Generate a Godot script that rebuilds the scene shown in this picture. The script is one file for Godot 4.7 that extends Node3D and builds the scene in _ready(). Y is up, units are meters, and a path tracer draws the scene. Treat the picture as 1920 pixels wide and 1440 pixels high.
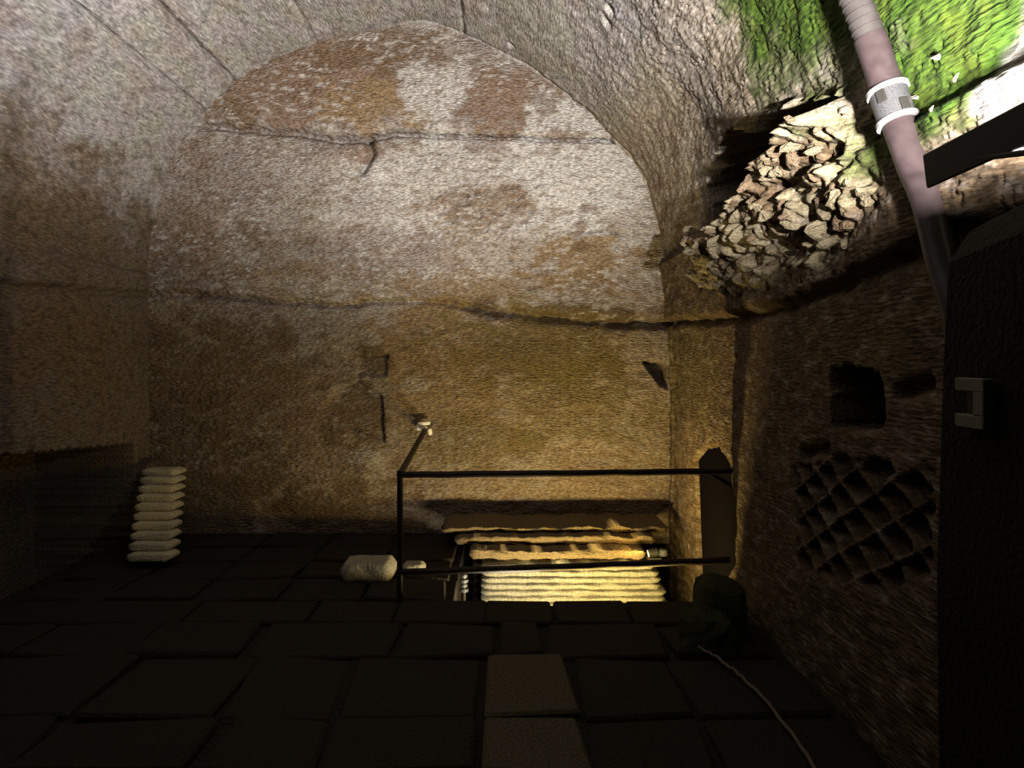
extends Node3D
# A dark vaulted masonry chamber: one uplight on the right wall, lamps low in a sunken well behind an iron railing.
# Metres, y up, floor at 0, eye at 1.72 looking along -z. "depth" below is distance along -z from the camera.

const EYE := 1.72
const BACK := 7.5            # depth of the end wall
const PROFILE := [Vector2(-3.430, -1.000), Vector2(-3.430, 0.600), Vector2(-3.428, 2.110), Vector2(-3.407, 2.577), Vector2(-3.324, 3.096), Vector2(-3.158, 3.616), Vector2(-2.950, 3.964), Vector2(-2.389, 4.473), Vector2(-1.766, 4.732), Vector2(-1.247, 4.836), Vector2(-0.779, 4.873), Vector2(-0.364, 4.779), Vector2(0.104, 4.571), Vector2(0.623, 4.229), Vector2(1.039, 3.813), Vector2(1.309, 3.502), Vector2(1.517, 2.941), Vector2(1.610, 2.473), Vector2(1.636, 2.110), Vector2(1.636, 0.600), Vector2(1.636, -1.000)]  # section of the vault, from the left footing over the crown to the right footing

var prof: PackedVector2Array
var cum: PackedFloat32Array
var nrm: PackedVector2Array
var n_low := FastNoiseLite.new()
var n_mid := FastNoiseLite.new()
var n_fine := FastNoiseLite.new()
var n_edge := FastNoiseLite.new()
var n_cell := FastNoiseLite.new()
var rng := RandomNumberGenerator.new()
var used := {}
var M := {}

# ---------------------------------------------------------------- camera and light
func camera_and_light() -> void:
	var cam := Camera3D.new()
	cam.name = "camera"
	add_child(cam)
	cam.position = Vector3(0, EYE, 0)
	cam.near = 0.1
	cam.far = 60.0
	cam.projection = Camera3D.PROJECTION_FRUSTUM      # the lens is shifted: the vault's vanishing point lies above the middle
	cam.size = 0.1 * 1440.0 / 1444.0
	cam.frustum_offset = Vector2(0.1 * 20.0 / 1444.0, -0.1 * 55.0 / 1444.0)
	cam.current = true
	var we := WorldEnvironment.new()
	we.name = "environment"
	var e := Environment.new()
	e.background_mode = Environment.BG_COLOR
	e.background_color = Color(0, 0, 0)
	e.ambient_light_source = Environment.AMBIENT_SOURCE_DISABLED
	e.tonemap_mode = Environment.TONE_MAPPER_LINEAR
	e.tonemap_exposure = 1.0
	e.sdfgi_enabled = true
	e.ssao_enabled = true
	e.ssil_enabled = true
	we.environment = e
	add_child(we)

const FLOOD := 84.0
const ADDED_SPILL := 5.5
const WELL_WHITE := 3.6
const WELL_WARM := 8.4

# ---------------------------------------------------------------- helpers
func setup_noise() -> void:
	rng.seed = 7
	var k := 0
	for n in [[n_low, 0.55, 3], [n_mid, 2.6, 4], [n_fine, 11.0, 3], [n_edge, 3.2, 4], [n_cell, 7.0, 1]]:
		var f: FastNoiseLite = n[0]
		f.noise_type = FastNoiseLite.TYPE_SIMPLEX_SMOOTH if k < 4 else FastNoiseLite.TYPE_CELLULAR
		f.seed = 11 + k * 5
		f.frequency = n[1]
		f.fractal_type = FastNoiseLite.FRACTAL_FBM
		f.fractal_octaves = n[2]
		k += 1
	n_cell.fractal_type = FastNoiseLite.FRACTAL_NONE
	n_cell.cellular_return_type = FastNoiseLite.RETURN_DISTANCE2_SUB

func setup_profile() -> void:
	var n := PROFILE.size()
	for i in n - 1:
		for j in 10:
			var t := j / 10.0
			var a: Vector2 = PROFILE[i]
			var b: Vector2 = PROFILE[i + 1]
			if i < 2 or i >= n - 3:
				prof.append(a.lerp(b, t))
			else:
				prof.append(a.cubic_interpolate(b, PROFILE[i - 1], PROFILE[i + 2], t))
	prof.append(PROFILE[n - 1])
	cum.append(0.0)
	for i in range(1, prof.size()):
		cum.append(cum[i - 1] + prof[i].distance_to(prof[i - 1]))
	for i in prof.size():
		var t := (prof[mini(i + 1, prof.size() - 1)] - prof[maxi(i - 1, 0)]).normalized()
		nrm.append(Vector2(t.y, -t.x))                # towards the inside of the chamber

func section(s: float) -> Array:                      # point and inward normal of the section at arc length s
	var i := clampi(cum.bsearch(s) - 1, 0, prof.size() - 2)
	var t := clampf((s - cum[i]) / (cum[i + 1] - cum[i]), 0.0, 1.0)
	return [prof[i].lerp(prof[i + 1], t), nrm[i].lerp(nrm[i + 1], t).normalized()]

func on_vault(s: float, d: float, off := 0.0) -> Vector3:   # a point on the vault or side wall, off metres into the room
	var q := section(s)
	var p: Vector2 = q[0] + q[1] * off
	return Vector3(p.x, p.y, -d)

func line_dist(p: Vector2, l: Array) -> float:
	var best := 1e9
	for i in l.size() - 1:
		var c := Geometry2D.get_closest_point_to_segment(p, l[i], l[i + 1])
		best = minf(best, p.distance_squared_to(c))
	return sqrt(best)

func box_of(l: Array, pad: float) -> Rect2:
	var r := Rect2(l[0], Vector2.ZERO)
	for p in l:
		r = r.expand(p)
	return r.grow(pad)

func inside(p: Vector2, l: Array) -> float:           # signed distance, positive inside
	var d := line_dist(p, l + [l[0]])
	return d if Geometry2D.is_point_in_polygon(p, PackedVector2Array(l)) else -d

func y_at(l: Array, x: float) -> float:               # height of an open left-to-right line at x
	if x <= l[0].x:
		return l[0].y
	for i in l.size() - 1:
		if x <= l[i + 1].x:
			return lerpf(l[i].y, l[i + 1].y, (x - l[i].x) / (l[i + 1].x - l[i].x))
	return l[-1].y

func meta(o: Node, label: String, category := "", group := "", kind := "") -> Node:
	o.set_meta("label", label)
	if category:
		o.set_meta("category", category)
	if group:
		o.set_meta("group", group)
	if kind:
		o.set_meta("kind", kind)
	return o

func numbered(called: String) -> String:
	var n: int = used.get(called, 0)
	used[called] = n + 1
	return called if n == 0 else "%s_%03d" % [called, n]

func thing(called: String, label: String, category: String, at := Vector3.ZERO, group := "", kind := "") -> Node3D:
	var o := Node3D.new()
	o.name = numbered(called)
	add_child(o)
	o.position = at
	meta(o, label, category, group, kind)
	return o

func part(called: String, mesh: Mesh, m: Material, parent: Node3D, at := Vector3.ZERO, turn := Vector3.ZERO) -> MeshInstance3D:
	var o := MeshInstance3D.new()
	o.name = called
	o.mesh = mesh
	o.material_override = m
	parent.add_child(o, true)
	o.position = at
	o.rotation = turn
	return o

# A grid of points (nu columns, nv rows) becomes one mesh per id; ids belong to cells.
func sheet(P: PackedVector3Array, C: PackedColorArray, nu: int, nv: int, ids: PackedInt32Array, nid: int, look: Vector3) -> Array:
	var N := PackedVector3Array()
	N.resize(P.size())
	for v in nv:
		for u in nu:
			var du := P[v * nu + mini(u + 1, nu - 1)] - P[v * nu + maxi(u - 1, 0)]
			var dv := P[mini(v + 1, nv - 1) * nu + u] - P[maxi(v - 1, 0) * nu + u]
			N[v * nu + u] = du.cross(dv).normalized()
	var mid := (nv / 2) * nu + nu / 2
	var flip: bool = N[mid].dot(look - P[mid]) < 0.0
	if flip:
		for i in N.size():
			N[i] = -N[i]
	var out := []
	for id in nid:
		var re := PackedInt32Array()
		re.resize(P.size())
		re.fill(-1)
		var vp := PackedVector3Array()
		var vn := PackedVector3Array()
		var vc := PackedColorArray()
		var ix := PackedInt32Array()
		for v in nv - 1:
			for u in nu - 1:
				if ids.size() and ids[v * (nu - 1) + u] != id:
					continue
				var q := [v * nu + u, v * nu + u + 1, (v + 1) * nu + u + 1, (v + 1) * nu + u]
				var r := [0, 0, 0, 0]
				for k in 4:
					var g: int = q[k]
					if re[g] < 0:
						re[g] = vp.size()
						vp.append(P[g])
						vn.append(N[g])
						vc.append(C[g])
					r[k] = re[g]
				if flip:
					ix.append_array([r[0], r[1], r[2], r[0], r[2], r[3]])
				else:
					ix.append_array([r[0], r[2], r[1], r[0], r[3], r[2]])
		var a := []
		a.resize(Mesh.ARRAY_MAX)
		a[Mesh.ARRAY_VERTEX] = vp
		a[Mesh.ARRAY_NORMAL] = vn
		a[Mesh.ARRAY_COLOR] = vc
		a[Mesh.ARRAY_INDEX] = ix
		var am := ArrayMesh.new()
		if vp.size():
			am.add_surface_from_arrays(Mesh.PRIMITIVE_TRIANGLES, a)
		out.append(am)
	return out

func quad(st: SurfaceTool, a: Vector3, b: Vector3, c: Vector3, d: Vector3, out: Vector3) -> void:
	# two triangles, clockwise seen from the side that out points to
	if (b - a).cross(c - a).dot(out) > 0.0:
		for p in [a, c, b, a, d, c]:
			st.add_vertex(p)
	else:
		for p in [a, b, c, a, c, d]:
			st.add_vertex(p)

func flat() -> SurfaceTool:
	var st := SurfaceTool.new()
	st.begin(Mesh.PRIMITIVE_TRIANGLES)
	st.set_smooth_group(-1)
	return st

func done(st: SurfaceTool) -> ArrayMesh:
	st.generate_normals()
	return st.commit()

# A box with chamfered edges, centred, its corners shifted by jitter.
func chamfer(size: Vector3, c: float, jitter := 0.0, seed_ := 1) -> ArrayMesh:
	var r := RandomNumberGenerator.new()
	r.seed = seed_
	var h := size / 2.0
	var j := {}
	for x in [-1, 1]:
		for y in [-1, 1]:
			for z in [-1, 1]:
				j[Vector3(x, y, z)] = Vector3(r.randf_range(-1, 1), r.randf_range(-1, 1), r.randf_range(-1, 1)) * jitter
	var f := func(sx: int, sy: int, sz: int, axis: int) -> Vector3:
		var v: Vector3 = Vector3(sx * h.x, sy * h.y, sz * h.z) + j[Vector3(sx, sy, sz)]
		if axis != 0: v.x -= sx * c
		if axis != 1: v.y -= sy * c
		if axis != 2: v.z -= sz * c
		return v
	var st := flat()
	for s in [-1, 1]:
		quad(st, f.call(s, -1, -1, 0), f.call(s, 1, -1, 0), f.call(s, 1, 1, 0), f.call(s, -1, 1, 0), Vector3(s, 0, 0))
		quad(st, f.call(-1, s, -1, 1), f.call(1, s, -1, 1), f.call(1, s, 1, 1), f.call(-1, s, 1, 1), Vector3(0, s, 0))
		quad(st, f.call(-1, -1, s, 2), f.call(1, -1, s, 2), f.call(1, 1, s, 2), f.call(-1, 1, s, 2), Vector3(0, 0, s))
		for t in [-1, 1]:
			quad(st, f.call(s, t, -1, 0), f.call(s, t, 1, 0), f.call(s, t, 1, 1), f.call(s, t, -1, 1), Vector3(s, t, 0))
			quad(st, f.call(s, -1, t, 0), f.call(s, 1, t, 0), f.call(s, 1, t, 2), f.call(s, -1, t, 2), Vector3(s, 0, t))
			quad(st, f.call(-1, s, t, 1), f.call(1, s, t, 1), f.call(1, s, t, 2), f.call(-1, s, t, 2), Vector3(0, s, t))
			for w in [-1, 1]:
				var a: Vector3 = f.call(s, t, w, 0)
				var b: Vector3 = f.call(s, t, w, 1)
				var d: Vector3 = f.call(s, t, w, 2)
				if (b - a).cross(d - a).dot(Vector3(s, t, w)) > 0.0:
					var k := b
					b = d
					d = k
				for p in [a, b, d]:
					st.add_vertex(p)
	return done(st)

# A round bar through the given points.
func tube(pts: Array, r: float, seg := 14, wobble := 0.0) -> ArrayMesh:
	var st := SurfaceTool.new()
	st.begin(Mesh.PRIMITIVE_TRIANGLES)
	st.set_smooth_group(0)
	var rings := []
	var side := Vector3.ZERO
	for i in pts.size():
		var t: Vector3 = (pts[mini(i + 1, pts.size() - 1)] - pts[maxi(i - 1, 0)]).normalized()
		if side == Vector3.ZERO:
			side = t.cross(Vector3.UP if absf(t.y) < 0.9 else Vector3.RIGHT).normalized()
		side = (side - t * side.dot(t)).normalized()
		var other := t.cross(side)
		var ring := []
		for k in seg:
			var a := TAU * k / seg
			var rr := r * (1.0 + wobble * n_mid.get_noise_2d(i * 0.35 + pts[0].x * 3.0, k * 0.6))
			ring.append(pts[i] + (side * cos(a) + other * sin(a)) * rr)
		rings.append(ring)
	for i in pts.size() - 1:
		for k in seg:
			var k2 := (k + 1) % seg
			var mid: Vector3 = (rings[i][k] + rings[i + 1][k2]) / 2.0 - (pts[i] + pts[i + 1]) / 2.0
			quad(st, rings[i][k], rings[i][k2], rings[i + 1][k2], rings[i + 1][k], mid)
	st.set_smooth_group(-1)
	for e in [0, pts.size() - 1]:
		var out: Vector3 = pts[e] - pts[1 if e == 0 else e - 1]
		for k in seg:
			var a: Vector3 = rings[e][k]
			var b: Vector3 = rings[e][(k + 1) % seg]
			if (b - pts[e]).cross(a - pts[e]).dot(out) > 0.0:
				for p in [pts[e], a, b]:
					st.add_vertex(p)
			else:
				for p in [pts[e], b, a]:
					st.add_vertex(p)
	return done(st)

# A rough lump of stone, about one metre across before scaling.
func lump(seed_: int, rough := 0.35, nu := 12, nv := 8) -> ArrayMesh:
	var n := FastNoiseLite.new()
	n.seed = seed_
	n.frequency = 0.9
	n.noise_type = FastNoiseLite.TYPE_CELLULAR if seed_ % 2 else FastNoiseLite.TYPE_SIMPLEX
	var g := []
	for v in nv + 1:
		var row := []
		for u in nu:
			var a := TAU * u / nu
			var b := PI * v / nv
			var q := Vector3(sin(b) * cos(a), cos(b), sin(b) * sin(a))
			var m := maxf(absf(q.x), maxf(absf(q.y), absf(q.z)))
			row.append(q * 0.5 * lerpf(1.0, 0.8 / m, 0.45) * (1.0 + rough * n.get_noise_3dv(q * 1.4)))
		g.append(row)
	var st := flat()
	for v in nv:
		for u in nu:
			var u2 := (u + 1) % nu
			quad(st, g[v][u], g[v][u2], g[v + 1][u2], g[v + 1][u], g[v][u] + g[v + 1][u2])
	return done(st)

# A worn slab running along x from x0 to x1, its front edge rounded, its ends broken.
func worn_slab(x0: float, x1: float, y0: float, y1: float, z_front: float, z_back: float, round_: float, wear: float, seed_: int) -> ArrayMesh:
	var r := FastNoiseLite.new()
	r.seed = seed_
	r.frequency = 3.5
	r.fractal_octaves = 3
	var sec := []                                      # (depth behind the front, height) round the section, from the back top to the back bottom
	var h := y1 - y0
	sec.append(Vector2(z_front - z_back, y1))
	sec.append(Vector2(round_, y1))
	for k in range(1, 6):
		var a := PI * k / 6.0
		sec.append(Vector2(round_ * (1.0 - sin(a)), (y0 + y1) / 2.0 + cos(a) * h / 2.0))
	sec.append(Vector2(round_, y0))
	sec.append(Vector2(z_front - z_back, y0))
	var n := maxi(8, int((x1 - x0) / 0.035))
	var rings := []
	for i in n + 1:
		var t := i / float(n)
		var x := lerpf(x0, x1, t)
		var endf := minf(minf(x - x0, x1 - x), 0.05) / 0.05
		var shrink := sqrt(clampf(1.0 - (1.0 - endf) * (1.0 - endf), 0.0, 1.0))
		var ring := []
		for k in sec.size():
			var q: Vector2 = sec[k]
			var dep := q.x + (1.0 - shrink) * 0.05 + wear * maxf(0.0, r.get_noise_2d(x, k * 0.06))
			var yy := (y0 + y1) / 2.0 + (q.y - (y0 + y1) / 2.0) * (0.35 + 0.65 * shrink) + wear * 0.35 * r.get_noise_2d(x * 1.3 + 9.0, q.y * 4.0)
			ring.append(Vector3(x, yy, z_front - minf(dep, z_front - z_back)))
		rings.append(ring)
	var st := SurfaceTool.new()
	st.begin(Mesh.PRIMITIVE_TRIANGLES)
	st.set_smooth_group(0)
	var c := Vector3(0, (y0 + y1) / 2.0, (z_front + z_back) / 2.0)
	for i in n:
		for k in sec.size() - 1:
			var m: Vector3 = (rings[i][k] + rings[i + 1][k + 1]) / 2.0 - c
			quad(st, rings[i][k], rings[i + 1][k], rings[i + 1][k + 1], rings[i][k + 1], Vector3(0, m.y, m.z))
	st.set_smooth_group(-1)
	for e in [0, n]:
		for k in range(1, sec.size() - 1):
			var a: Vector3 = rings[e][0]
			var b: Vector3 = rings[e][k]
			var d: Vector3 = rings[e][k + 1]
			quad(st, a, b, d, d, Vector3(-1 if e == 0 else 1, 0, 0))
	return done(st)

# ---------------------------------------------------------------- materials
func noise_tex(freq: float, lo: float, hi: float, seed_: int, oct := 4, kind := FastNoiseLite.TYPE_SIMPLEX_SMOOTH, size := 512) -> NoiseTexture2D:
	var n := FastNoiseLite.new()
	n.noise_type = kind
	n.frequency = freq
	n.seed = seed_
	n.fractal_octaves = oct
	var t := NoiseTexture2D.new()
	t.width = size
	t.height = size
	t.seamless = true
	t.noise = n
	var g := Gradient.new()
	g.set_color(0, Color(lo, lo, lo))
	g.set_color(1, Color(hi, hi, hi))
	t.color_ramp = g
	return t

func surface(called: String, c: Color, rough: float, grain: Texture2D = null, relief: Texture2D = null, depth := 0.0, scale_ := Vector3.ONE, vertex := false, metal := 0.0) -> StandardMaterial3D:
	var m := StandardMaterial3D.new()
	m.resource_name = called
	m.albedo_color = c
	m.roughness = rough
	m.metallic = metal
	m.metallic_specular = 0.3
	m.vertex_color_use_as_albedo = vertex
	if grain or relief:
		m.uv1_triplanar = true
		m.uv1_world_triplanar = true
		m.uv1_scale = scale_
	if grain:
		m.albedo_texture = grain
	if relief:
		m.heightmap_enabled = true
		m.heightmap_texture = relief
		m.heightmap_scale = depth
	M[called] = m
	return m

func lin(r: float, g: float, b: float) -> Color:
	return Color(r, g, b).linear_to_srgb()

func materials() -> void:
	var grain := noise_tex(0.045, 0.45, 1.0, 3, 5)
	var relief := noise_tex(0.03, 0.0, 1.0, 21, 5)
	var pores := noise_tex(0.06, 0.45, 1.0, 9, 4)
	surface("plaster", Color.WHITE, 0.9, grain, relief, 2.6, Vector3(0.9, 2.8, 0.9), true)
	surface("vault", Color.WHITE, 0.9, grain, relief, 1.4, Vector3(2.6, 2.6, 0.5), true)
	surface("step_stone", lin(0.75, 0.66, 0.44), 0.85, pores, relief, 0.8, Vector3(1.6, 4, 2))
	surface("stone_pale", lin(0.52, 0.46, 0.33), 0.85, pores, relief, 0.8, Vector3(1.6, 4, 2))
	surface("stone_cream", lin(0.34, 0.32, 0.25), 0.6, pores, relief, 0.6, Vector3(1.2, 4, 2))
	surface("ledge_stone", lin(0.26, 0.19, 0.1), 0.85, pores, relief, 1.0, Vector3(1.2, 4, 2))
	surface("rubble_a", lin(0.36, 0.3, 0.19), 0.95, pores, relief, 1.0, Vector3(4, 4, 4))
	surface("rubble_b", lin(0.27, 0.19, 0.12), 0.95, pores, relief, 1.0, Vector3(4, 4, 4))
	surface("tufa", lin(0.05, 0.035, 0.022), 0.95, pores, relief, 1.0, Vector3(4, 4, 4))
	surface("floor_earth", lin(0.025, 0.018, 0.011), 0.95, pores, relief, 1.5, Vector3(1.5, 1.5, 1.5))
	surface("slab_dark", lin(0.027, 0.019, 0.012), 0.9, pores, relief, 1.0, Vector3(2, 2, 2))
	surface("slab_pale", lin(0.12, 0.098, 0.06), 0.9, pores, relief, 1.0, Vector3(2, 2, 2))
	surface("iron", lin(0.045, 0.03, 0.022), 0.55, pores, relief, 0.2, Vector3(6, 6, 6), false, 0.4)
	surface("unlit_black", lin(0.01, 0.007, 0.005), 0.95, pores, relief, 1.0, Vector3(2, 2, 2))  # near-black base colour: the pier's lack of light is put into it
	surface("matt_black", lin(0.004, 0.0035, 0.004), 1.0).specular_mode = BaseMaterial3D.SPECULAR_DISABLED
	surface("black_metal", lin(0.015, 0.014, 0.013), 0.5)
	surface("pipe_grey", lin(0.04, 0.035, 0.034), 0.4, noise_tex(0.012, 0.8, 1.0, 31, 3), null, 0.0, Vector3(2, 2, 2))
	surface("pipe_mauve", lin(0.036, 0.026, 0.027), 0.34, noise_tex(0.012, 0.75, 1.0, 37, 3), null, 0.0, Vector3(2, 2, 2))
	surface("zinc", lin(0.1, 0.1, 0.105), 0.45, pores, null, 0.0, Vector3(5, 5, 5), false, 0.25)
	surface("white_paint", lin(0.7, 0.68, 0.6), 0.5)
	surface("flange", lin(0.15, 0.145, 0.15), 0.5)
	surface("flake", lin(0.6, 0.52, 0.36), 0.9)
	surface("moss", lin(0.07, 0.075, 0.025), 1.0, pores, relief, 2.0, Vector3(6, 6, 6))
	surface("cable", lin(0.1, 0.08, 0.06), 0.7)
	surface("box_grey", lin(0.24, 0.23, 0.18), 0.7, pores, null, 0.0, Vector3(8, 8, 8))

func glow(called: String, c: Color, k: float) -> StandardMaterial3D:
	var m := StandardMaterial3D.new()
	m.resource_name = called
	m.albedo_color = Color(0.8, 0.8, 0.8)
	m.emission_enabled = true
	m.emission = c
	m.emission_energy_multiplier = k
	return m

func blend(c: Color, to: Color, w: float) -> Color:
	return c.lerp(to, clampf(w, 0.0, 1.0))

# Colour patches: centre, half width, half height, colour, strength; their outlines are ragged.
func patches(p: Vector2, list: Array, c: Color, raggedness := 0.95) -> Color:
	for b in list:
		var q := Vector2((p.x - b[0].x) / b[1], (p.y - b[0].y) / b[2])
		if absf(q.x) > 1.9 or absf(q.y) > 1.9:
			continue
		var dist := q.length() + raggedness * n_edge.get_noise_3d(p.x * 0.8, p.y * 1.3, b[3].r * 37.0) + 0.25 * n_fine.get_noise_2d(p.x * 0.4, p.y)
		c = blend(c, b[3], smoothstep(1.12, 0.72, dist) * b[4])
	return c

# ---------------------------------------------------------------- end wall
var crack_top := [Vector2(-3.428, 3.927), Vector2(-2.909, 3.953), Vector2(-2.545, 3.912), Vector2(-1.974, 3.875), Vector2(-1.558, 3.798), Vector2(-1.298, 3.813), Vector2(-1.039, 3.865), Vector2(-0.467, 3.839), Vector2(0.312, 3.813), Vector2(0.987, 3.792), Vector2(1.870, 3.772)]
var crack_mid := [Vector2(-3.480, 2.941), Vector2(-1.974, 2.941), Vector2(-1.247, 2.930), Vector2(-0.467, 2.925), Vector2(0.312, 2.925), Vector2(1.298, 2.899), Vector2(1.870, 2.889)]
var ledge := [Vector2(-3.480, 2.338), Vector2(-2.805, 2.317), Vector2(-2.181, 2.255), Vector2(-1.558, 2.213), Vector2(-1.143, 2.265), Vector2(-0.571, 2.255), Vector2(-0.052, 2.161), Vector2(0.623, 2.099), Vector2(1.091, 2.058), Vector2(1.766, 2.068)]
var nick := [Vector2(-1.298, 3.813), Vector2(-1.257, 3.668), Vector2(-1.350, 3.502)]
var joint_lunette := [Vector2(-0.421, 4.966), Vector2(-0.441, 4.395), Vector2(-0.447, 3.834)]
var square_niche := [Vector2(-1.392, 1.767), Vector2(-1.101, 1.725), Vector2(-1.122, 1.497), Vector2(-1.413, 1.517)]
var arch_niche := [Vector2(-1.740, 1.201), Vector2(-1.636, 1.393), Vector2(-1.402, 1.465), Vector2(-1.163, 1.320), Vector2(-1.132, 0.863), Vector2(-1.454, 0.993)]
var corner_niche := [Vector2(1.371, 1.658), Vector2(1.620, 1.642), Vector2(1.620, 1.393), Vector2(1.548, 1.424)]

func end_relief(p: Vector2) -> float:                  # metres towards the room
	var h := 0.018 * n_low.get_noise_2d(p.x, p.y) + 0.018 * n_mid.get_noise_2d(p.x * 0.6, p.y * 1.2) + 0.007 * n_fine.get_noise_2d(p.x * 0.5, p.y)
	var wob := 0.012 * n_mid.get_noise_2d(p.x * 1.6, 4.0) + 0.006 * n_fine.get_noise_2d(p.x, 2.0)
	# each course stands a little differently
	var a := p.y - y_at(crack_top, p.x) - wob
	var b := p.y - y_at(crack_mid, p.x) - wob
	var c := p.y - y_at(ledge, p.x) - wob * 1.5
	h += 0.02 * smoothstep(-0.01, 0.02, a)
	h += 0.07 * smoothstep(-0.02, 0.03, c)
	var width_top := lerpf(0.042, 0.022, smoothstep(-2.0, 0.2, p.x))
	h -= 0.13 * exp(-pow(a / width_top, 2.0)) * smoothstep(-3.05, -2.8, p.x)
	h -= 0.035 * exp(-pow(b / 0.011, 2.0)) * (0.35 + 0.65 * smoothstep(-0.15, 0.3, n_mid.get_noise_2d(p.x * 0.6, 8.0))) * smoothstep(-2.3, -1.8, p.x)
	h -= lerpf(0.06, 0.11, smoothstep(-0.8, 0.2, p.x)) * exp(-pow((c + 0.03) / lerpf(0.02, 0.05, smoothstep(-0.8, 0.5, p.x)), 2.0)) * (0.55 + 0.45 * smoothstep(-0.25, 0.2, n_mid.get_noise_2d(p.x * 0.5, 1.0)))
	var k := line_dist(p, nick)
	if k < 0.2:
		h -= 0.11 * exp(-pow(k / 0.045, 2.0))
	k = absf(p.x - joint_lunette[1].x - 0.01 * n_mid.get_noise_1d(p.y * 2.0))
	if a > 0.0:
		h -= 0.01 * exp(-pow(k / 0.008, 2.0))
	# pitted zone in the middle course
	var pit := smoothstep(1.1, 0.3, Vector2((p.x + 0.1) / 0.9, (p.y - 3.15) / 0.5).length())
	if pit > 0.0:
		h -= pit * 0.035 * smoothstep(0.08, 0.4, n_mid.get_noise_2d(p.x * 2.2, p.y * 3.4))
	for n in [[square_niche, 0.05], [arch_niche, 0.06], [corner_niche, 0.22]]:
		if box_of(n[0], 0.1).has_point(p):
			h -= n[1] * smoothstep(-0.012, 0.022, inside(p, n[0]) + 0.015 * n_fine.get_noise_2d(p.x, p.y))
	# the rough hollow beside the corner niche and the bulging lower left
	h += 0.05 * exp(-(p - Vector2(-1.298, 0.697)).length_squared() / 0.03)
	return h

const PALE := Color(0.47, 0.41, 0.355)
const WHITE_LIME := Color(0.66, 0.62, 0.575)
const OCHRE := Color(0.35, 0.235, 0.12)
const RUST := Color(0.29, 0.185, 0.125)
const UMBER := Color(0.2, 0.125, 0.065)
const OLIVE := Color(0.22, 0.165, 0.06)
const MAUVE := Color(0.37, 0.3, 0.27)
const EARTH := Color(0.15, 0.1, 0.055)

func end_patches() -> Array:
	return [
		[Vector2(-0.831, 4.317), 2.233, 0.727, MAUVE.darkened(0.25), 0.6], [Vector2(-1.922, 4.343), 0.987, 0.441, RUST, 0.8], [Vector2(-1.143, 4.629), 0.779, 0.260, UMBER, 0.6], [Vector2(-1.298, 4.109), 0.519, 0.218, OCHRE, 0.8],
		[Vector2(-0.623, 4.187), 0.364, 0.390, WHITE_LIME, 0.8], [Vector2(-0.026, 4.187), 0.467, 0.322, RUST, 0.75], [Vector2(0.701, 4.057), 0.390, 0.312, WHITE_LIME, 0.95],
		[Vector2(-2.649, 4.057), 0.312, 0.156, UMBER, 0.5],
		[Vector2(-1.350, 3.668), 0.312, 0.145, RUST, 0.6], [Vector2(-2.545, 3.460), 0.779, 0.364, MAUVE, 0.6], [Vector2(-1.247, 3.200), 0.467, 0.312, WHITE_LIME, 0.5],
		[Vector2(0.779, 3.408), 0.675, 0.519, WHITE_LIME, 1.0], [Vector2(-0.416, 3.512), 0.675, 0.260, WHITE_LIME, 0.6], [Vector2(-0.052, 3.148), 0.493, 0.234, UMBER, 0.5],
		[Vector2(-2.857, 2.681), 0.883, 0.364, UMBER, 0.5], [Vector2(-3.168, 3.096), 0.571, 0.571, RUST, 0.45],
		[Vector2(-1.039, 2.733), 0.675, 0.234, MAUVE, 0.6], [Vector2(0.104, 2.629), 0.364, 0.208, PALE, 0.6], [Vector2(0.883, 2.603), 0.623, 0.270, OCHRE, 0.85], [Vector2(1.298, 2.473), 0.208, 0.156, PALE, 0.7], [Vector2(0.769, 2.774), 0.073, 0.052, UMBER, 0.8],
		[Vector2(-0.208, 2.193), 0.390, 0.104, EARTH, 0.9], [Vector2(0.364, 2.120), 0.467, 0.104, EARTH, 0.9], [Vector2(0.987, 2.058), 0.519, 0.104, EARTH, 0.92], [Vector2(1.506, 2.068), 0.260, 0.104, EARTH, 0.9], [Vector2(-0.312, 2.369), 0.935, 0.156, OCHRE, 0.6], [Vector2(-1.974, 2.421), 0.831, 0.182, OCHRE, 0.4],  # the EARTH band puts the shade under the ledge into the colour
		[Vector2(-1.662, 2.032), 0.571, 0.234, PALE, 0.95], [Vector2(-2.441, 2.058), 0.779, 0.208, MAUVE, 0.45],
		[Vector2(-0.727, 1.798), 0.571, 0.441, OCHRE, 0.8], [Vector2(0.364, 1.798), 0.987, 0.416, OLIVE, 0.75], [Vector2(0.623, 1.227), 0.779, 0.467, OLIVE, 0.6], [Vector2(-0.467, 1.227), 0.623, 0.364, OCHRE, 0.55],
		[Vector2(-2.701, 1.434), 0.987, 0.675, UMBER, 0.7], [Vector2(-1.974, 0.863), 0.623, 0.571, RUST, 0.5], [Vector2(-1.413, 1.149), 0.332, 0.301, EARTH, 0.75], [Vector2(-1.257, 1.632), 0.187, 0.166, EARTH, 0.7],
		[Vector2(-1.298, 0.707), 0.234, 0.114, PALE, 0.9], [Vector2(-0.208, 0.863), 0.675, 0.208, OLIVE, 0.5], [Vector2(0.831, 0.344), 0.883, 0.364, OCHRE, 0.4], [Vector2(-0.727, 0.344), 0.234, 0.312, MAUVE, 0.4],
		[Vector2(1.584, 1.954), 0.234, 0.727, MAUVE, 0.5], [Vector2(0.312, 0.603), 0.312, 0.156, PALE, 0.3], [Vector2(-1.454, 0.084), 0.883, 0.467, UMBER, 0.7], [Vector2(-3.064, 0.499), 0.987, 0.779, EARTH, 0.6],
	]

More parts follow.
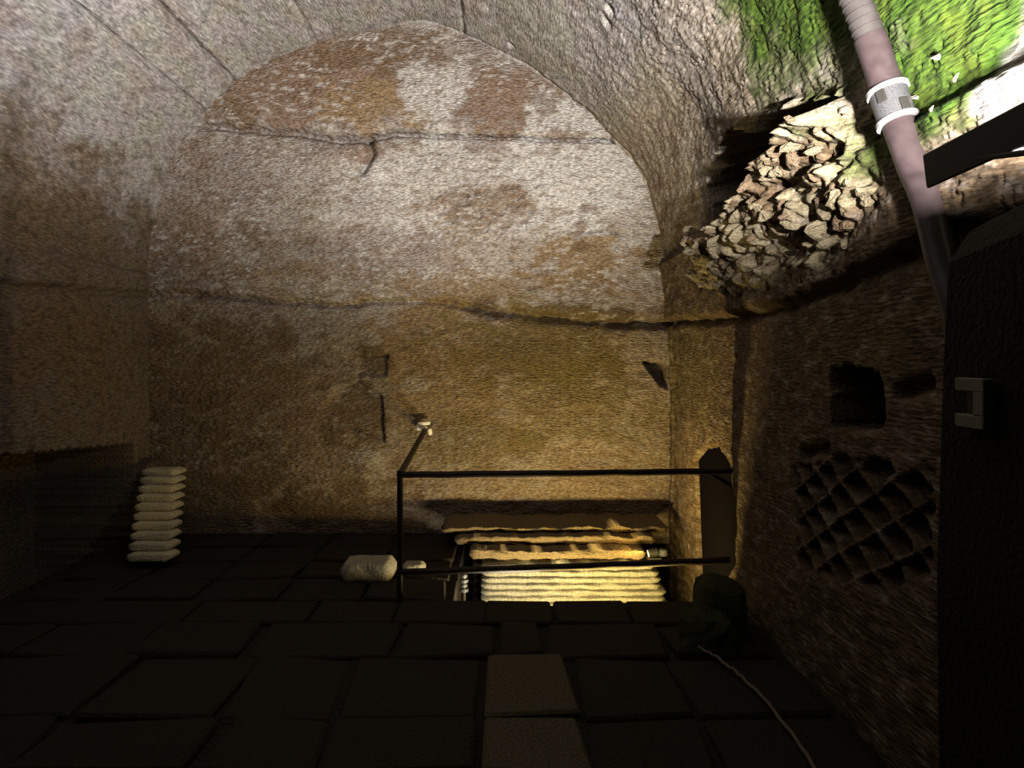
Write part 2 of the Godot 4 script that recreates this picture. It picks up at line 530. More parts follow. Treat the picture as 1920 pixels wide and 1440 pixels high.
func end_color(p: Vector2, list: Array) -> Color:
	var below := smoothstep(0.1, -0.1, p.y - y_at(ledge, p.x) + 0.1 * n_edge.get_noise_2d(p.x, p.y))
	var c := blend(PALE, OCHRE.lerp(PALE, 0.35), below * 0.85)
	var n := n_mid.get_noise_2d(p.x * 0.45 + 31.0, p.y * 1.1)
	c = blend(c, RUST, smoothstep(0.0, 0.5, n) * 0.5)
	c = blend(c, OLIVE, smoothstep(0.05, 0.5, -n) * 0.3)
	var v := n_low.get_noise_2d(p.x * 1.3 + 12.0, p.y * 3.2)
	c = blend(c, WHITE_LIME, smoothstep(0.1, 0.5, v) * 0.55 * (1.0 - 0.6 * below))
	c = blend(c, MAUVE * 0.8, smoothstep(0.08, 0.45, -v) * 0.6)
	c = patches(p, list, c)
	# lime flecks and dark pits, drawn out sideways
	var f := n_fine.get_noise_2d(p.x * 0.55, p.y * 1.6)
	var zone := smoothstep(-0.35, 0.25, n_edge.get_noise_2d(p.x * 0.35 + 5.0, p.y * 0.5))
	c = blend(c, WHITE_LIME, smoothstep(0.16, 0.42, f) * zone * (0.75 - 0.5 * below))
	c = blend(c, UMBER, smoothstep(0.14, 0.42, -f) * 0.55)
	return c

func build_end_wall() -> void:
	var root := thing("wall_back", "plastered end wall of the vaulted chamber in large uneven courses", "wall", Vector3.ZERO, "", "structure")
	var step := 0.0135
	var x0 := -3.62
	var y0 := -0.12
	var nu := int(5.5 / step) + 1
	var nv := int(5.15 / step) + 1
	var P := PackedVector3Array()
	var C := PackedColorArray()
	var ids := PackedInt32Array()
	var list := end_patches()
	for v in nv:
		for u in nu:
			var p := Vector2(x0 + u * step, y0 + v * step)
			P.append(Vector3(p.x, p.y, -BACK + end_relief(p)))
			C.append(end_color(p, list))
	for v in nv - 1:
		for u in nu - 1:
			var p := Vector2(x0 + (u + 0.5) * step, y0 + (v + 0.5) * step)
			var id := 0
			if p.y > y_at(crack_top, p.x):
				id = 3 if p.x < joint_lunette[1].x else 4
			elif p.y > y_at(crack_mid, p.x):
				id = 2
			elif p.y > y_at(ledge, p.x):
				id = 1
			ids.append(id)
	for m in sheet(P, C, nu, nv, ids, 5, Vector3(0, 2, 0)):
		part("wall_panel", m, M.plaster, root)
	part("masonry_core", chamfer(Vector3(6.4, 7.0, 0.5), 0.02), M.unlit_black, root, Vector3(-0.9, 2.2, -BACK - 0.75))

# ---------------------------------------------------------------- vault and side walls, in (arc length, depth)
var boards := [[4.482, 4.2, 6.4, 0.6], [4.745, 4.2, 7.0, 0.5], [5.2, 4.5, 7.5, 1.4], [5.605, 5.0, 7.3, 2.4], [6.482, 6.0, 7.3, 1.1], [7.928, 6.2, 7.5, 1.3]]
var broken := [Vector2(10.542, 5.422), Vector2(10.498, 4.615), Vector2(10.604, 3.872), Vector2(10.719, 3.406), Vector2(10.858, 3.298), Vector2(11.072, 3.233), Vector2(11.209, 3.123), Vector2(11.274, 3.363), Vector2(11.422, 3.472), Vector2(11.508, 3.810), Vector2(11.518, 5.136), Vector2(11.339, 6.373), Vector2(10.967, 6.183), Vector2(10.873, 5.520)]
var hollow := [Vector2(10.577, 5.601), Vector2(10.456, 5.069), Vector2(10.503, 4.426), Vector2(10.608, 3.875), Vector2(10.692, 3.497), Vector2(10.744, 3.378), Vector2(10.750, 3.677), Vector2(10.793, 4.147), Vector2(10.863, 4.614), Vector2(10.983, 4.928), Vector2(11.061, 5.309), Vector2(10.968, 5.650)]
var ledge_right := [Vector2(11.561, 7.337), Vector2(11.620, 5.369), Vector2(11.590, 4.219), Vector2(11.510, 3.375), Vector2(11.442, 2.879)]
var ledge_left := [Vector2(3.06, 3.0), Vector2(3.216, 5.264), Vector2(3.262, 6.262), Vector2(3.324, 7.449)]
var square_hole := [Vector2(11.976, 3.823), Vector2(11.953, 3.579), Vector2(11.985, 3.304), Vector2(12.106, 3.263), Vector2(12.205, 3.290), Vector2(12.243, 3.552), Vector2(12.246, 3.798)]
var tall_niche := [Vector2(12.781, 6.526), Vector2(12.644, 6.217), Vector2(12.581, 5.762), Vector2(12.675, 5.520), Vector2(12.978, 5.321), Vector2(13.373, 5.418), Vector2(13.667, 5.762), Vector2(13.770, 6.385)]
var corner_niche_side := [Vector2(11.968, 7.429), Vector2(11.975, 7.094), Vector2(12.193, 7.159), Vector2(12.225, 7.429)]
var low_opening := [Vector2(0.35, 4.6), Vector2(2.03, 4.6), Vector2(2.009, 5.268), Vector2(1.965, 5.896), Vector2(1.870, 7.177), Vector2(0.35, 7.2)]
var slots := [[Vector2(12.050, 3.150), Vector2(12.004, 2.972), 0.03], [Vector2(12.437, 4.219), Vector2(12.366, 3.873), 0.03], [Vector2(10.800, 6.961), Vector2(10.853, 6.451), 0.02], [Vector2(12.377, 3.424), Vector2(12.368, 3.236), 0.025]]
var net := [Vector2(12.512, 4.375), Vector2(12.350, 3.579), Vector2(12.334, 2.909), Vector2(12.775, 2.935), Vector2(12.954, 3.375), Vector2(13.103, 4.219)]
var pits := [Vector2(8.412, 7.113), Vector2(9.234, 5.560), Vector2(9.220, 5.375)]
var algae := [Vector2(9.813, 4.289), Vector2(10.121, 4.338), Vector2(10.398, 4.420), Vector2(10.719, 3.406), Vector2(10.828, 3.214), Vector2(10.863, 3.646), Vector2(11.064, 3.554), Vector2(11.152, 3.104), Vector2(11.165, 2.914), Vector2(11.195, 2.751), Vector2(11.15, 1.6), Vector2(9.6, 1.6), Vector2(9.4, 3.4)]

func net_cell(p: Vector2) -> Array:                    # lozenge net: centre, distance to the ridge, number
	var q := Vector2(p.x / 0.17, p.y / 0.32)
	var a := q.x + q.y
	var b := q.x - q.y
	var i := floorf(a)
	var j := floorf(b)
	var f := minf(minf(a - i, i + 1.0 - a), minf(b - j, j + 1.0 - b))
	var cen := Vector2((i + j + 1.0) * 0.5 * 0.17, (i - j) * 0.5 * 0.32)
	return [cen, f, int(i * 31.0 + j * 17.0)]

func side_relief(s: float, d: float) -> float:
	var p := Vector2(s, d)
	var h := 0.03 * n_low.get_noise_2d(s * 1.2 + 40.0, d) + 0.012 * n_mid.get_noise_2d(s + 9.0, d * 0.6) + 0.004 * n_fine.get_noise_2d(s, d * 0.5)
	if s > 4.2 and s < 8.4:                            # prints of the shuttering boards
		var k := 0
		for b in boards:
			var w: float = s - b[0] - 0.008 * n_mid.get_noise_1d(d * 1.3 + k * 5.0)
			var on := smoothstep(b[1] - 0.5, b[1], d) * smoothstep(b[2] + 0.3, b[2] - 0.1, d)
			h -= b[3] * 0.03 * exp(-pow(w / 0.014, 2.0)) * on
			h += 0.008 * (1.0 if k % 2 else -1.0) * smoothstep(-0.02, 0.02, w)
			k += 1
		h += 0.006 * n_mid.get_noise_2d(s * 4.0, d * 0.35)
	elif s > 8.6 and s < 11.6:                         # rough render right of the crown, cracked
		var rough := smoothstep(8.6, 9.2, s)
		h += rough * (0.012 * n_mid.get_noise_2d(s * 1.8, d * 1.8 + 7.0) + 0.006 * n_fine.get_noise_2d(s * 1.2, d * 1.2))
		h -= rough * 0.012 * exp(-pow(n_edge.get_noise_2d(s * 0.8, d * 0.8 + 3.0) / 0.02, 2.0))
	if s > 7.2 and d > 7.1:                            # open joint where the vault meets the end wall
		var j := d - 7.37 - 0.02 * n_mid.get_noise_1d(s * 2.0)
		h -= 0.09 * exp(-pow(j / 0.025, 2.0)) * smoothstep(7.2, 7.8, s) * (0.5 + 0.5 * smoothstep(-0.3, 0.1, n_edge.get_noise_1d(s)))
	if s > 8.3 and s < 9.6:
		for q in pits:
			h -= 0.14 * exp(-p.distance_squared_to(q) / 0.0009)
	if s > 10.3 and s < 11.7 and d > 2.9 and d < 6.6:
		var e := inside(p, broken) + 0.06 * n_edge.get_noise_2d(s * 1.5, d) + 0.03 * n_fine.get_noise_2d(s, d)
		if e > -0.05:
			var w := smoothstep(-0.03, 0.09, e)
			h -= w * (-0.3 * exp(-maxf(0.0, -inside(p, hollow)) / 0.3) + 0.1 + 0.09 * n_mid.get_noise_2d(s * 1.6, d) - 0.07 * minf(n_cell.get_noise_2d(s * 1.4, d * 0.9) + 1.0, 0.8) + 0.03 * n_fine.get_noise_2d(s, d))
		e = inside(p, hollow) + 0.05 * n_edge.get_noise_2d(s * 1.3, d + 2.0)
		if e > -0.03:
			h -= 0.75 * smoothstep(-0.02, 0.1, e)
	if s > 11.0:
		var c := s - y_at([Vector2(ledge_right[4].y, ledge_right[4].x), Vector2(ledge_right[3].y, ledge_right[3].x), Vector2(ledge_right[2].y, ledge_right[2].x), Vector2(ledge_right[1].y, ledge_right[1].x), Vector2(ledge_right[0].y, ledge_right[0].x)], d) - 0.02 * n_mid.get_noise_1d(d)
		h += 0.06 * smoothstep(0.03, -0.03, c)
		h -= 0.05 * exp(-pow((c - 0.02) / 0.03, 2.0))
		for n in [[square_hole, 0.55], [tall_niche, 0.16], [corner_niche_side, 0.12]]:
			if box_of(n[0], 0.1).has_point(p):
				h -= n[1] * smoothstep(-0.015, 0.03, inside(p, n[0]) + 0.02 * n_fine.get_noise_2d(s, d * 0.6))
		for n in slots:
			var k := p.distance_to(Geometry2D.get_closest_point_to_segment(p, n[0], n[1]))
			if k < 0.2:
				h -= 0.07 * exp(-pow(k / n[2], 2.0))
		h += 0.012 * n_mid.get_noise_2d(s * 2.0, d * 0.5 + 3.0)
		if box_of(net, 0.1).has_point(p):
			var e := inside(p, net) + 0.06 * n_edge.get_noise_2d(s, d)
			if e > 0.0:
				var q := net_cell(p)
				h -= 0.07 * smoothstep(0.05, 0.17, q[1] + 0.07 * n_fine.get_noise_2d(s, d)) * smoothstep(0.0, 0.06, e)
	elif s < 3.5:
		var c := s - y_at([Vector2(ledge_left[0].y, ledge_left[0].x), Vector2(ledge_left[1].y, ledge_left[1].x), Vector2(ledge_left[2].y, ledge_left[2].x), Vector2(ledge_left[3].y, ledge_left[3].x)], d) - 0.03 * n_mid.get_noise_1d(d)
		h += 0.04 * smoothstep(-0.03, 0.03, c)
		h -= 0.04 * exp(-pow((c + 0.02) / 0.03, 2.0))
		if s < 2.3:
			h -= 0.9 * smoothstep(-0.02, 0.03, inside(p, low_opening) + 0.02 * n_fine.get_noise_2d(s, d))
	return h

const VAULT_GREY := Color(0.46, 0.45, 0.41)
const VAULT_LILAC := Color(0.48, 0.44, 0.45)
const VAULT_SAND := Color(0.43, 0.355, 0.26)
const GREEN := Color(0.066, 0.118, 0.012)
const GREEN_DARK := Color(0.05, 0.105, 0.01)
const GREEN_YELLOW := Color(0.1, 0.14, 0.016)
const WALL_BROWN := Color(0.15, 0.1, 0.058)

func side_color(s: float, d: float, list: Array) -> Color:
	var p := Vector2(s, d)
	var n := n_mid.get_noise_2d(s * 0.9 + 17.0, d * 0.4)
	var e := n_edge.get_noise_2d(s * 0.9, d * 0.45)
	var c := VAULT_GREY.lerp(VAULT_LILAC, smoothstep(-0.3, 0.3, e))
	c = blend(c, MAUVE, smoothstep(0.0, 0.45, n) * 0.7)
	c = blend(c, VAULT_SAND, smoothstep(0.1, 0.5, -n) * 0.5)
	c = blend(c, VAULT_SAND, smoothstep(9.1, 9.9, s + 0.5 * e) * 0.7)
	c = blend(c, RUST, smoothstep(9.7, 10.2, s + 0.4 * n) * smoothstep(0.0, 0.4, e) * 0.6)
	c = blend(c, WALL_BROWN, smoothstep(4.55, 3.75, s + 0.55 * e) * 0.85)
	c = blend(c, WALL_BROWN, smoothstep(10.3, 11.3, s + 0.5 * e))
	c = patches(p, list, c)
	if s > 10.2 and s < 11.7 and d > 2.9 and d < 6.6:
		var b := inside(p, broken) + 0.08 * e
		c = blend(c, Color(0.42, 0.35, 0.22).lerp(Color(0.25, 0.17, 0.1), smoothstep(-0.2, 0.35, n)), smoothstep(-0.02, 0.05, b))
	var lush := 0.0
	if s > 9.2 and s < 11.5 and d < 4.4:
		var a := inside(p, algae) + 0.28 * e + 0.12 * n_fine.get_noise_2d(s, d * 0.7)
		var g := GREEN.lerp(GREEN_DARK, smoothstep(-0.1, 0.35, n)).lerp(GREEN_YELLOW, smoothstep(0.05, 0.4, n_edge.get_noise_2d(s * 1.3 + 6.0, d * 1.3)) * 0.6)
		g = blend(g, WHITE_LIME, smoothstep(1.15, 0.7, Vector2((s - 11.03) / 0.17, (d - 2.33) / 0.2).length() + 0.7 * e))  # bare lime; the lamp's glare on the wall is painted into this white too
		lush = smoothstep(-0.1, 0.16, a)
		c = blend(c, g, smoothstep(-0.1, 0.16, a) * (0.75 + 0.25 * smoothstep(0.1, 0.3, a)))
	var f := n_fine.get_noise_2d(s * 1.3, d * 0.45)
	var wild := (1.0 if s < 9.6 else 0.5) * (1.0 - lush)
	c = blend(c, WHITE_LIME, smoothstep(0.18, 0.45, f) * 0.45 * wild * smoothstep(3.6, 4.6, s))
	c = blend(c, c * 0.45, smoothstep(0.12, 0.42, -f) * 0.6)
	return c

func build_sides() -> void:
	var left := thing("wall_left", "brown rough side wall with a low black opening", "wall", Vector3.ZERO, "", "structure")
	var top := thing("ceiling", "barrel vault of pale board-marked mortar turning green with algae", "ceiling", Vector3.ZERO, "", "structure")
	var right := thing("wall_right", "brown rough side wall with square hole, tall niche and broken masonry", "wall", Vector3.ZERO, "", "structure")
	var list := [
		[Vector2(4.035, 5.479), 0.5, 1.2, UMBER, 0.5], [Vector2(9.828, 4.689), 0.35, 0.8, PALE, 0.5], [Vector2(10.224, 4.326), 0.3, 0.6, VAULT_SAND, 0.6], [Vector2(8.680, 6.506), 0.3, 0.9, VAULT_GREY, 0.6], [Vector2(9.301, 6.099), 0.3, 1.0, VAULT_LILAC, 0.8],
		[Vector2(12.055, 6.750), 0.5, 1.1, OLIVE, 0.6], [Vector2(12.959, 6.562), 0.5, 0.9, OCHRE, 0.5], [Vector2(12.010, 4.922), 0.6, 1.2, UMBER, 0.5], [Vector2(11.829, 3.579), 0.3, 0.8, OLIVE, 0.4], [Vector2(12.182, 3.108), 0.2, 0.5, RUST, 0.4],
		[Vector2(2.825, 6.037), 0.5, 1.0, UMBER, 0.6], [Vector2(3.573, 5.722), 0.3, 0.8, EARTH, 0.5],
	]
	var ds := 0.016
	var smax := cum[cum.size() - 1]
	var nu := int(smax / ds) + 1
	var rows := []
	var d := 7.72
	while d > 1.75:
		rows.append(d)
		d -= 0.0115 + 0.006 * smoothstep(2.5, 6.0, d)
	while d > -2.6:
		rows.append(d)
		d -= 0.16
	var nv := rows.size()
	var P := PackedVector3Array()
	var C := PackedColorArray()
	for dd in rows:
		for u in nu:
			var s := minf(u * ds, smax)
			var q := section(s)
			var far: bool = dd < 1.75
			var r: Vector2 = q[0] + q[1] * (0.0 if far else side_relief(s, dd) * smoothstep(1.75, 2.0, dd))
			P.append(Vector3(r.x, r.y, -dd))
			C.append(WALL_BROWN if far else side_color(s, dd, list))
	var ids := PackedInt32Array()
	for v in nv - 1:
		for u in nu - 1:
			var s := u * ds
			ids.append(0 if s < 3.6 else (2 if s > 10.25 + 0.3 * n_edge.get_noise_1d(rows[v]) else 1))
	var ms := sheet(P, C, nu, nv, ids, 3, Vector3(-0.8, 2, -3))
	part("rendered_face", ms[0], M.vault, left)
	part("vault_face", ms[1], M.vault, top)
	part("rendered_face", ms[2], M.vault, right)
	part("masonry_core", chamfer(Vector3(0.5, 7.0, 11.5), 0.02), M.unlit_black, left, Vector3(-4.8, 2.2, -2.7))
	part("masonry_core", chamfer(Vector3(0.5, 7.0, 11.5), 0.02), M.unlit_black, right, Vector3(2.65, 2.2, -2.7))
	part("masonry_core", chamfer(Vector3(8.0, 0.5, 11.5), 0.02), M.unlit_black, top, Vector3(-1.0, 5.4, -2.7))
	# loose stones of the broken core
	var kinds := []
	for k in 7:
		kinds.append(lump(50 + k, 0.65, 9, 6))
	var r := RandomNumberGenerator.new()
	r.seed = 5
	var made := 0
	while made < 150:
		var p := Vector2(r.randf_range(10.5, 11.5), r.randf_range(3.15, 6.2))
		if inside(p, broken) < 0.03 or inside(p, hollow) > -0.02:
			continue
		var size := r.randf_range(0.04, 0.1) * (1.35 if made < 18 else 0.85)
		var o := part("rubble_stone", kinds[r.randi() % 7], M.rubble_a if r.randf() < 0.62 else M.rubble_b, right, on_vault(p.x, p.y, side_relief(p.x, p.y) + size * 0.12), Vector3(r.randf() * 0.8, r.randf() * TAU, r.randf() * 0.8))
		o.scale = Vector3(size * r.randf_range(0.8, 1.2), size * r.randf_range(0.4, 0.8), size * r.randf_range(1.1, 2.2))
		made += 1
	# tufa blocks set in the mortar net
	var block := lump(91, 0.2, 8, 6)
	var seen := {}
	for i in 40:
		for j in 40:
			var q := net_cell(Vector2(12.2 + i * 0.0325, 2.6 + j * 0.06))
			if seen.has(q[2]) or inside(q[0], net) < 0.03:
				continue
			seen[q[2]] = true
			var o := part("net_block", block, M.tufa, right, on_vault(q[0].x, q[0].y, -0.085), Vector3(PI / 4.0, 0, 0))
			o.scale = Vector3(0.07, 0.12, 0.15)
	# peeling flakes of lime on the green render
	var f := worn_slab(-0.04, 0.04, -0.004, 0.004, 0.012, -0.012, 0.004, 0.004, 3)
	for a in [[Vector2(10.832, 2.719), 0.6, 1.1], [Vector2(10.927, 2.692), 1.6, 0.9], [Vector2(11.013, 2.717), 1.5, 0.7], [Vector2(10.914, 2.909), 0.3, 1.0], [Vector2(10.868, 3.648), 0.5, 1.0]]:
		var o := part("lime_flake", f, M.flake, right, on_vault(a[0].x, a[0].y, side_relief(a[0].x, a[0].y) + 0.012), Vector3(a[1], PI / 2.0, 0.2))
		o.scale = Vector3.ONE * a[2]

# ---------------------------------------------------------------- near right: pier, uplight, pipe
func build_pier() -> void:
	var root := thing("wall_pier", "masonry pier with its unlit blackness put into the colour, thickening the side wall below the uplight", "wall", Vector3.ZERO, "", "structure")
	var st := flat()
	var front := [Vector2(1.44, -0.1), Vector2(1.43, 1.0), Vector2(1.45, 1.7), Vector2(1.47, 2.02), Vector2(1.53, 2.12), Vector2(1.6, 2.16), Vector2(1.85, 2.16), Vector2(1.85, -0.1)]
	var zs := [-2.52, -2.3, -2.0, -1.6, -1.0, 0.0, 2.4]
	var rings := []
	for k in zs.size():
		var ring := []
		for p in front:
			ring.append(Vector3(p.x + (0.02 * n_mid.get_noise_2d(p.y * 3.0, zs[k] * 2.0) if p.x < 1.7 else 0.0), p.y + (0.05 * k if p.y > 2.0 else 0.0) * 0.6, zs[k] + 0.03 * n_mid.get_noise_2d(p.y * 2.0, 3.0)))
		rings.append(ring)
	for k in zs.size() - 1:
		for i in front.size() - 1:
			quad(st, rings[k][i], rings[k][i + 1], rings[k + 1][i + 1], rings[k + 1][i], Vector3(-1, 0.4, 0) if i < 6 else Vector3(1, 0, 0))
	for i in range(1, front.size() - 1):
		quad(st, rings[0][0], rings[0][i], rings[0][i + 1], rings[0][i + 1], Vector3(0, 0, -1))
	part("pier_face", done(st), M.unlit_black, root)

func build_uplight() -> void:
	# a floodlight turned away from the viewer, up the vault; a black visor plate under it cuts the beam
	var t := thing("floodlight", "black floodlight with a visor plate on the pier lighting the green vault", "lamp", Vector3(1.15, 2.09, -1.45))
	var n := Vector3(-0.46, 0.32, -0.82).normalized()
	part("visor", chamfer(Vector3(0.26, 0.012, 0.36), 0.003), M.black_metal, t, Vector3(-0.02, 0.066, -0.19), Vector3(0.18, 0, 0.15))
	part("side_flap", chamfer(Vector3(0.01, 0.08, 0.36), 0.003), M.black_metal, t, Vector3(-0.146, 0.068, -0.19), Vector3(-0.03, 0, 0.1))
	var h := part("housing", chamfer(Vector3(0.13, 0.11, 0.07), 0.01), M.black_metal, t)
	h.basis = Basis.looking_at(n)
	h.position = Vector3(0.02, 0.05, 0.05)
	for y in [-0.03, 0.0, 0.03]:
		part("cooling_fin", chamfer(Vector3(0.11, 0.01, 0.03), 0.002), M.black_metal, h, Vector3(0, y, 0.045))
	part("bracket", chamfer(Vector3(0.42, 0.03, 0.04), 0.004), M.black_metal, t, Vector3(0.16, -0.02, -0.16), Vector3(0, 0.5, -0.55))
	var c := Color(1.0, 0.975, 0.95)
	part("lamp_panel", chamfer(Vector3(0.1, 0.08, 0.008), 0.003), glow("lamp_glow", c, 6.0), h, Vector3(0, 0, -0.037))
	# a second, smaller head added beside the wall to light pipe and render
	var g := part("added_head", chamfer(Vector3(0.1, 0.08, 0.04), 0.006), M.black_metal, t)
	g.basis = Basis.looking_at(Vector3(-0.35, 0.55, -0.76).normalized())
	g.position = Vector3(0.27, 0.225, -0.66)
	part("added_tray", chamfer(Vector3(0.16, 0.008, 0.22), 0.002), M.black_metal, t, Vector3(0.27, 0.2, -0.72), Vector3(0.2, 0, 0.1))
	part("added_arm", chamfer(Vector3(0.02, 0.02, 0.5), 0.003), M.black_metal, t, Vector3(0.19, 0.155, -0.4), Vector3(0.2, -0.15, 0))
	part("lamp_panel", chamfer(Vector3(0.08, 0.06, 0.006), 0.002), glow("lamp_glow", c, 6.0), g, Vector3(0, 0, -0.022))
	var l := AreaLight3D.new()
	l.name = "added_beam"
	l.area_size = Vector2(0.08, 0.06)
	l.light_color = c
	l.light_energy = ADDED_SPILL
	l.shadow_enabled = true
	l.area_range = 14.0
	g.add_child(l)
	l.position = Vector3(0, 0, -0.028)
	var b := SpotLight3D.new()                          # beam of the reflector
	b.name = "floodlight_beam"
	b.light_color = c
	b.light_energy = FLOOD
	b.light_size = 0.04
	b.spot_range = 14.0
	b.spot_attenuation = 2.0
	b.spot_angle = 62.0
	b.spot_angle_attenuation = 1.0
	b.shadow_enabled = true
	h.add_child(b)
	b.position = Vector3(0, 0, -0.09)

func build_pipe() -> void:
	var t := thing("drain_pipe", "thick mauve-grey drain pipe running down the green vault", "pipe")
	var keys := [Vector2(9.6, 3.1), Vector2(10.0, 3.08), Vector2(10.480, 3.021), Vector2(10.866, 2.976), Vector2(11.137, 2.895), Vector2(11.379, 2.792), Vector2(11.581, 2.715), Vector2(11.8, 2.61), Vector2(12.2, 2.585), Vector2(12.8, 2.585), Vector2(13.55, 2.585)]
	var pts := []
	for i in keys.size() - 1:
		for j in 6:
			var a: Vector2 = keys[maxi(i - 1, 0)]
			var b: Vector2 = keys[mini(i + 2, keys.size() - 1)]
			var q: Vector2 = keys[i].cubic_interpolate(keys[i + 1], a, b, j / 6.0)
			pts.append(on_vault(q.x, q.y, 0.07))
	var cut := 15
	part("upper_length", tube(pts.slice(0, cut + 1), 0.055, 24), M.pipe_grey, t)
	part("lower_length", tube(pts.slice(cut - 1), 0.06, 24), M.pipe_mauve, t)
	var k := 0
	for i in range(9, 15):
		for h in 2:
			var a: Vector3 = pts[i].lerp(pts[i + 1], h * 0.5)
			var dir: Vector3 = (pts[i + 1] - pts[i]).normalized()
			part("rib", tube([a - dir * 0.004, a + dir * 0.004], 0.058, 24), M.pipe_grey, t)
			k += 1
	# clamp
	var i := 19
	var at: Vector3 = pts[i]
	var dir: Vector3 = (pts[i + 1] - pts[i - 1]).normalized()
	var c := part("clamp", tube([at - dir * 0.06, at + dir * 0.06], 0.069, 28), M.zinc, t)
	for e in [-1, 1]:
		part("clamp_flange", tube([at + dir * (0.066 * e - 0.009), at + dir * (0.066 * e + 0.009)], 0.079, 28), M.flange, c)
	var to_eye := (Vector3(0, EYE, 0) - at)
	to_eye = (to_eye - dir * to_eye.dot(dir)).normalized()
	var side := dir.cross(to_eye)
	for e in [[-0.055, 0.028], [0.03, -0.03]]:
		var o := part("clamp_slot", chamfer(Vector3(0.034, 0.05, 0.012), 0.003), M.black_metal, c)
		var out: Vector3 = (to_eye * 0.9 + side * e[0] * 12.0).normalized()
		o.basis = Basis(dir.cross(out).normalized(), dir, out)
		o.position = at + dir * e[1] + out * 0.069

func build_switch_box() -> void:
	var t := thing("switch_box", "small pale metal switch box with a dark recess on the black pier", "switch box", Vector3(1.415, 1.575, -2.305))
	for p in [[0.0, 0.055, 0.14, 0.04], [0.0, -0.055, 0.14, 0.04], [0.045, 0.0, 0.05, 0.07]]:
		part("box_side", chamfer(Vector3(0.035, p[3], p[2]), 0.003), M.box_grey, t, Vector3(0, p[1], p[0]))
	part("box_back", chamfer(Vector3(0.012, 0.12, 0.12), 0.002), M.black_metal, t, Vector3(0.02, 0, 0))

# ---------------------------------------------------------------- floor, well, steps
func build_floor() -> void:
	var root := thing("floor", "dark uneven floor of worn stone paving before a sunken well", "floor", Vector3.ZERO, "", "structure")
	var base := chamfer(Vector3(1, 1, 1), 0.002)
	# beds under the paving: before the well, beside it, and the bottom of the well
	for b in [[Vector3(-0.9, -0.5, -1.42), Vector3(5.3, 0.96, 7.85)], [Vector3(-1.94, -0.5, -6.5), Vector3(3.2, 0.96, 2.3)], [Vector3(0.65, -0.85, -5.9), Vector3(2.2, 0.2, 1.2)]]:
		var o := part("floor_bed", base, M.floor_earth, root, b[0])
		o.scale = b[1]
	var r := RandomNumberGenerator.new()
	r.seed = 3
	# paving slabs: rows across the room, joints between
	var rows := [2.6, 3.12, 3.62, 4.36, 4.9, 5.36]
	for i in rows.size() - 1:
		var edges := [-3.35, -2.75, -2.1, -1.4, -0.72, -0.1, 0.38, 1.0, 1.58]
		for k in edges.size() - 1:
			var off := 0.0 if (k == 5 and (i == 2)) else r.randf_range(-0.05, 0.05)
			if i != 1 and i != 2 and k < 7:
				edges[k + 1] += r.randf_range(-0.16, 0.16)
			elif k != 4 and k != 5 and k < 7:
				edges[k + 1] += r.randf_range(-0.12, 0.12)
			var w: float = edges[k + 1] - edges[k]
			var dep: float = rows[i + 1] - rows[i]
			var pale := (k == 5 and i <= 2)
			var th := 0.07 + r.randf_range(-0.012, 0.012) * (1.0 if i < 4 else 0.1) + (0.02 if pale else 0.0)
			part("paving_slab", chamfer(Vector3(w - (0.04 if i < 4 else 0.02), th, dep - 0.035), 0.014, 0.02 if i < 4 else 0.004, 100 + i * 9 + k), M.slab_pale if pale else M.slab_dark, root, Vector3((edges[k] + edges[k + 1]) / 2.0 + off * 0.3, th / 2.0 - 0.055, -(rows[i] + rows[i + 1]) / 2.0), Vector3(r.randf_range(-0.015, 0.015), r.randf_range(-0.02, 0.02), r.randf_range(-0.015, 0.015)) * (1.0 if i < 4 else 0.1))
	for i in 4:
		for k in 5:
			part("paving_slab", chamfer(Vector3(0.56, 0.07, 0.46), 0.014, 0.02, 200 + i * 9 + k), M.slab_dark, root, Vector3(-3.08 + k * 0.6, -0.022, -5.62 - i * 0.5), Vector3(r.randf_range(-0.015, 0.015), r.randf_range(-0.02, 0.02), r.randf_range(-0.015, 0.015)))

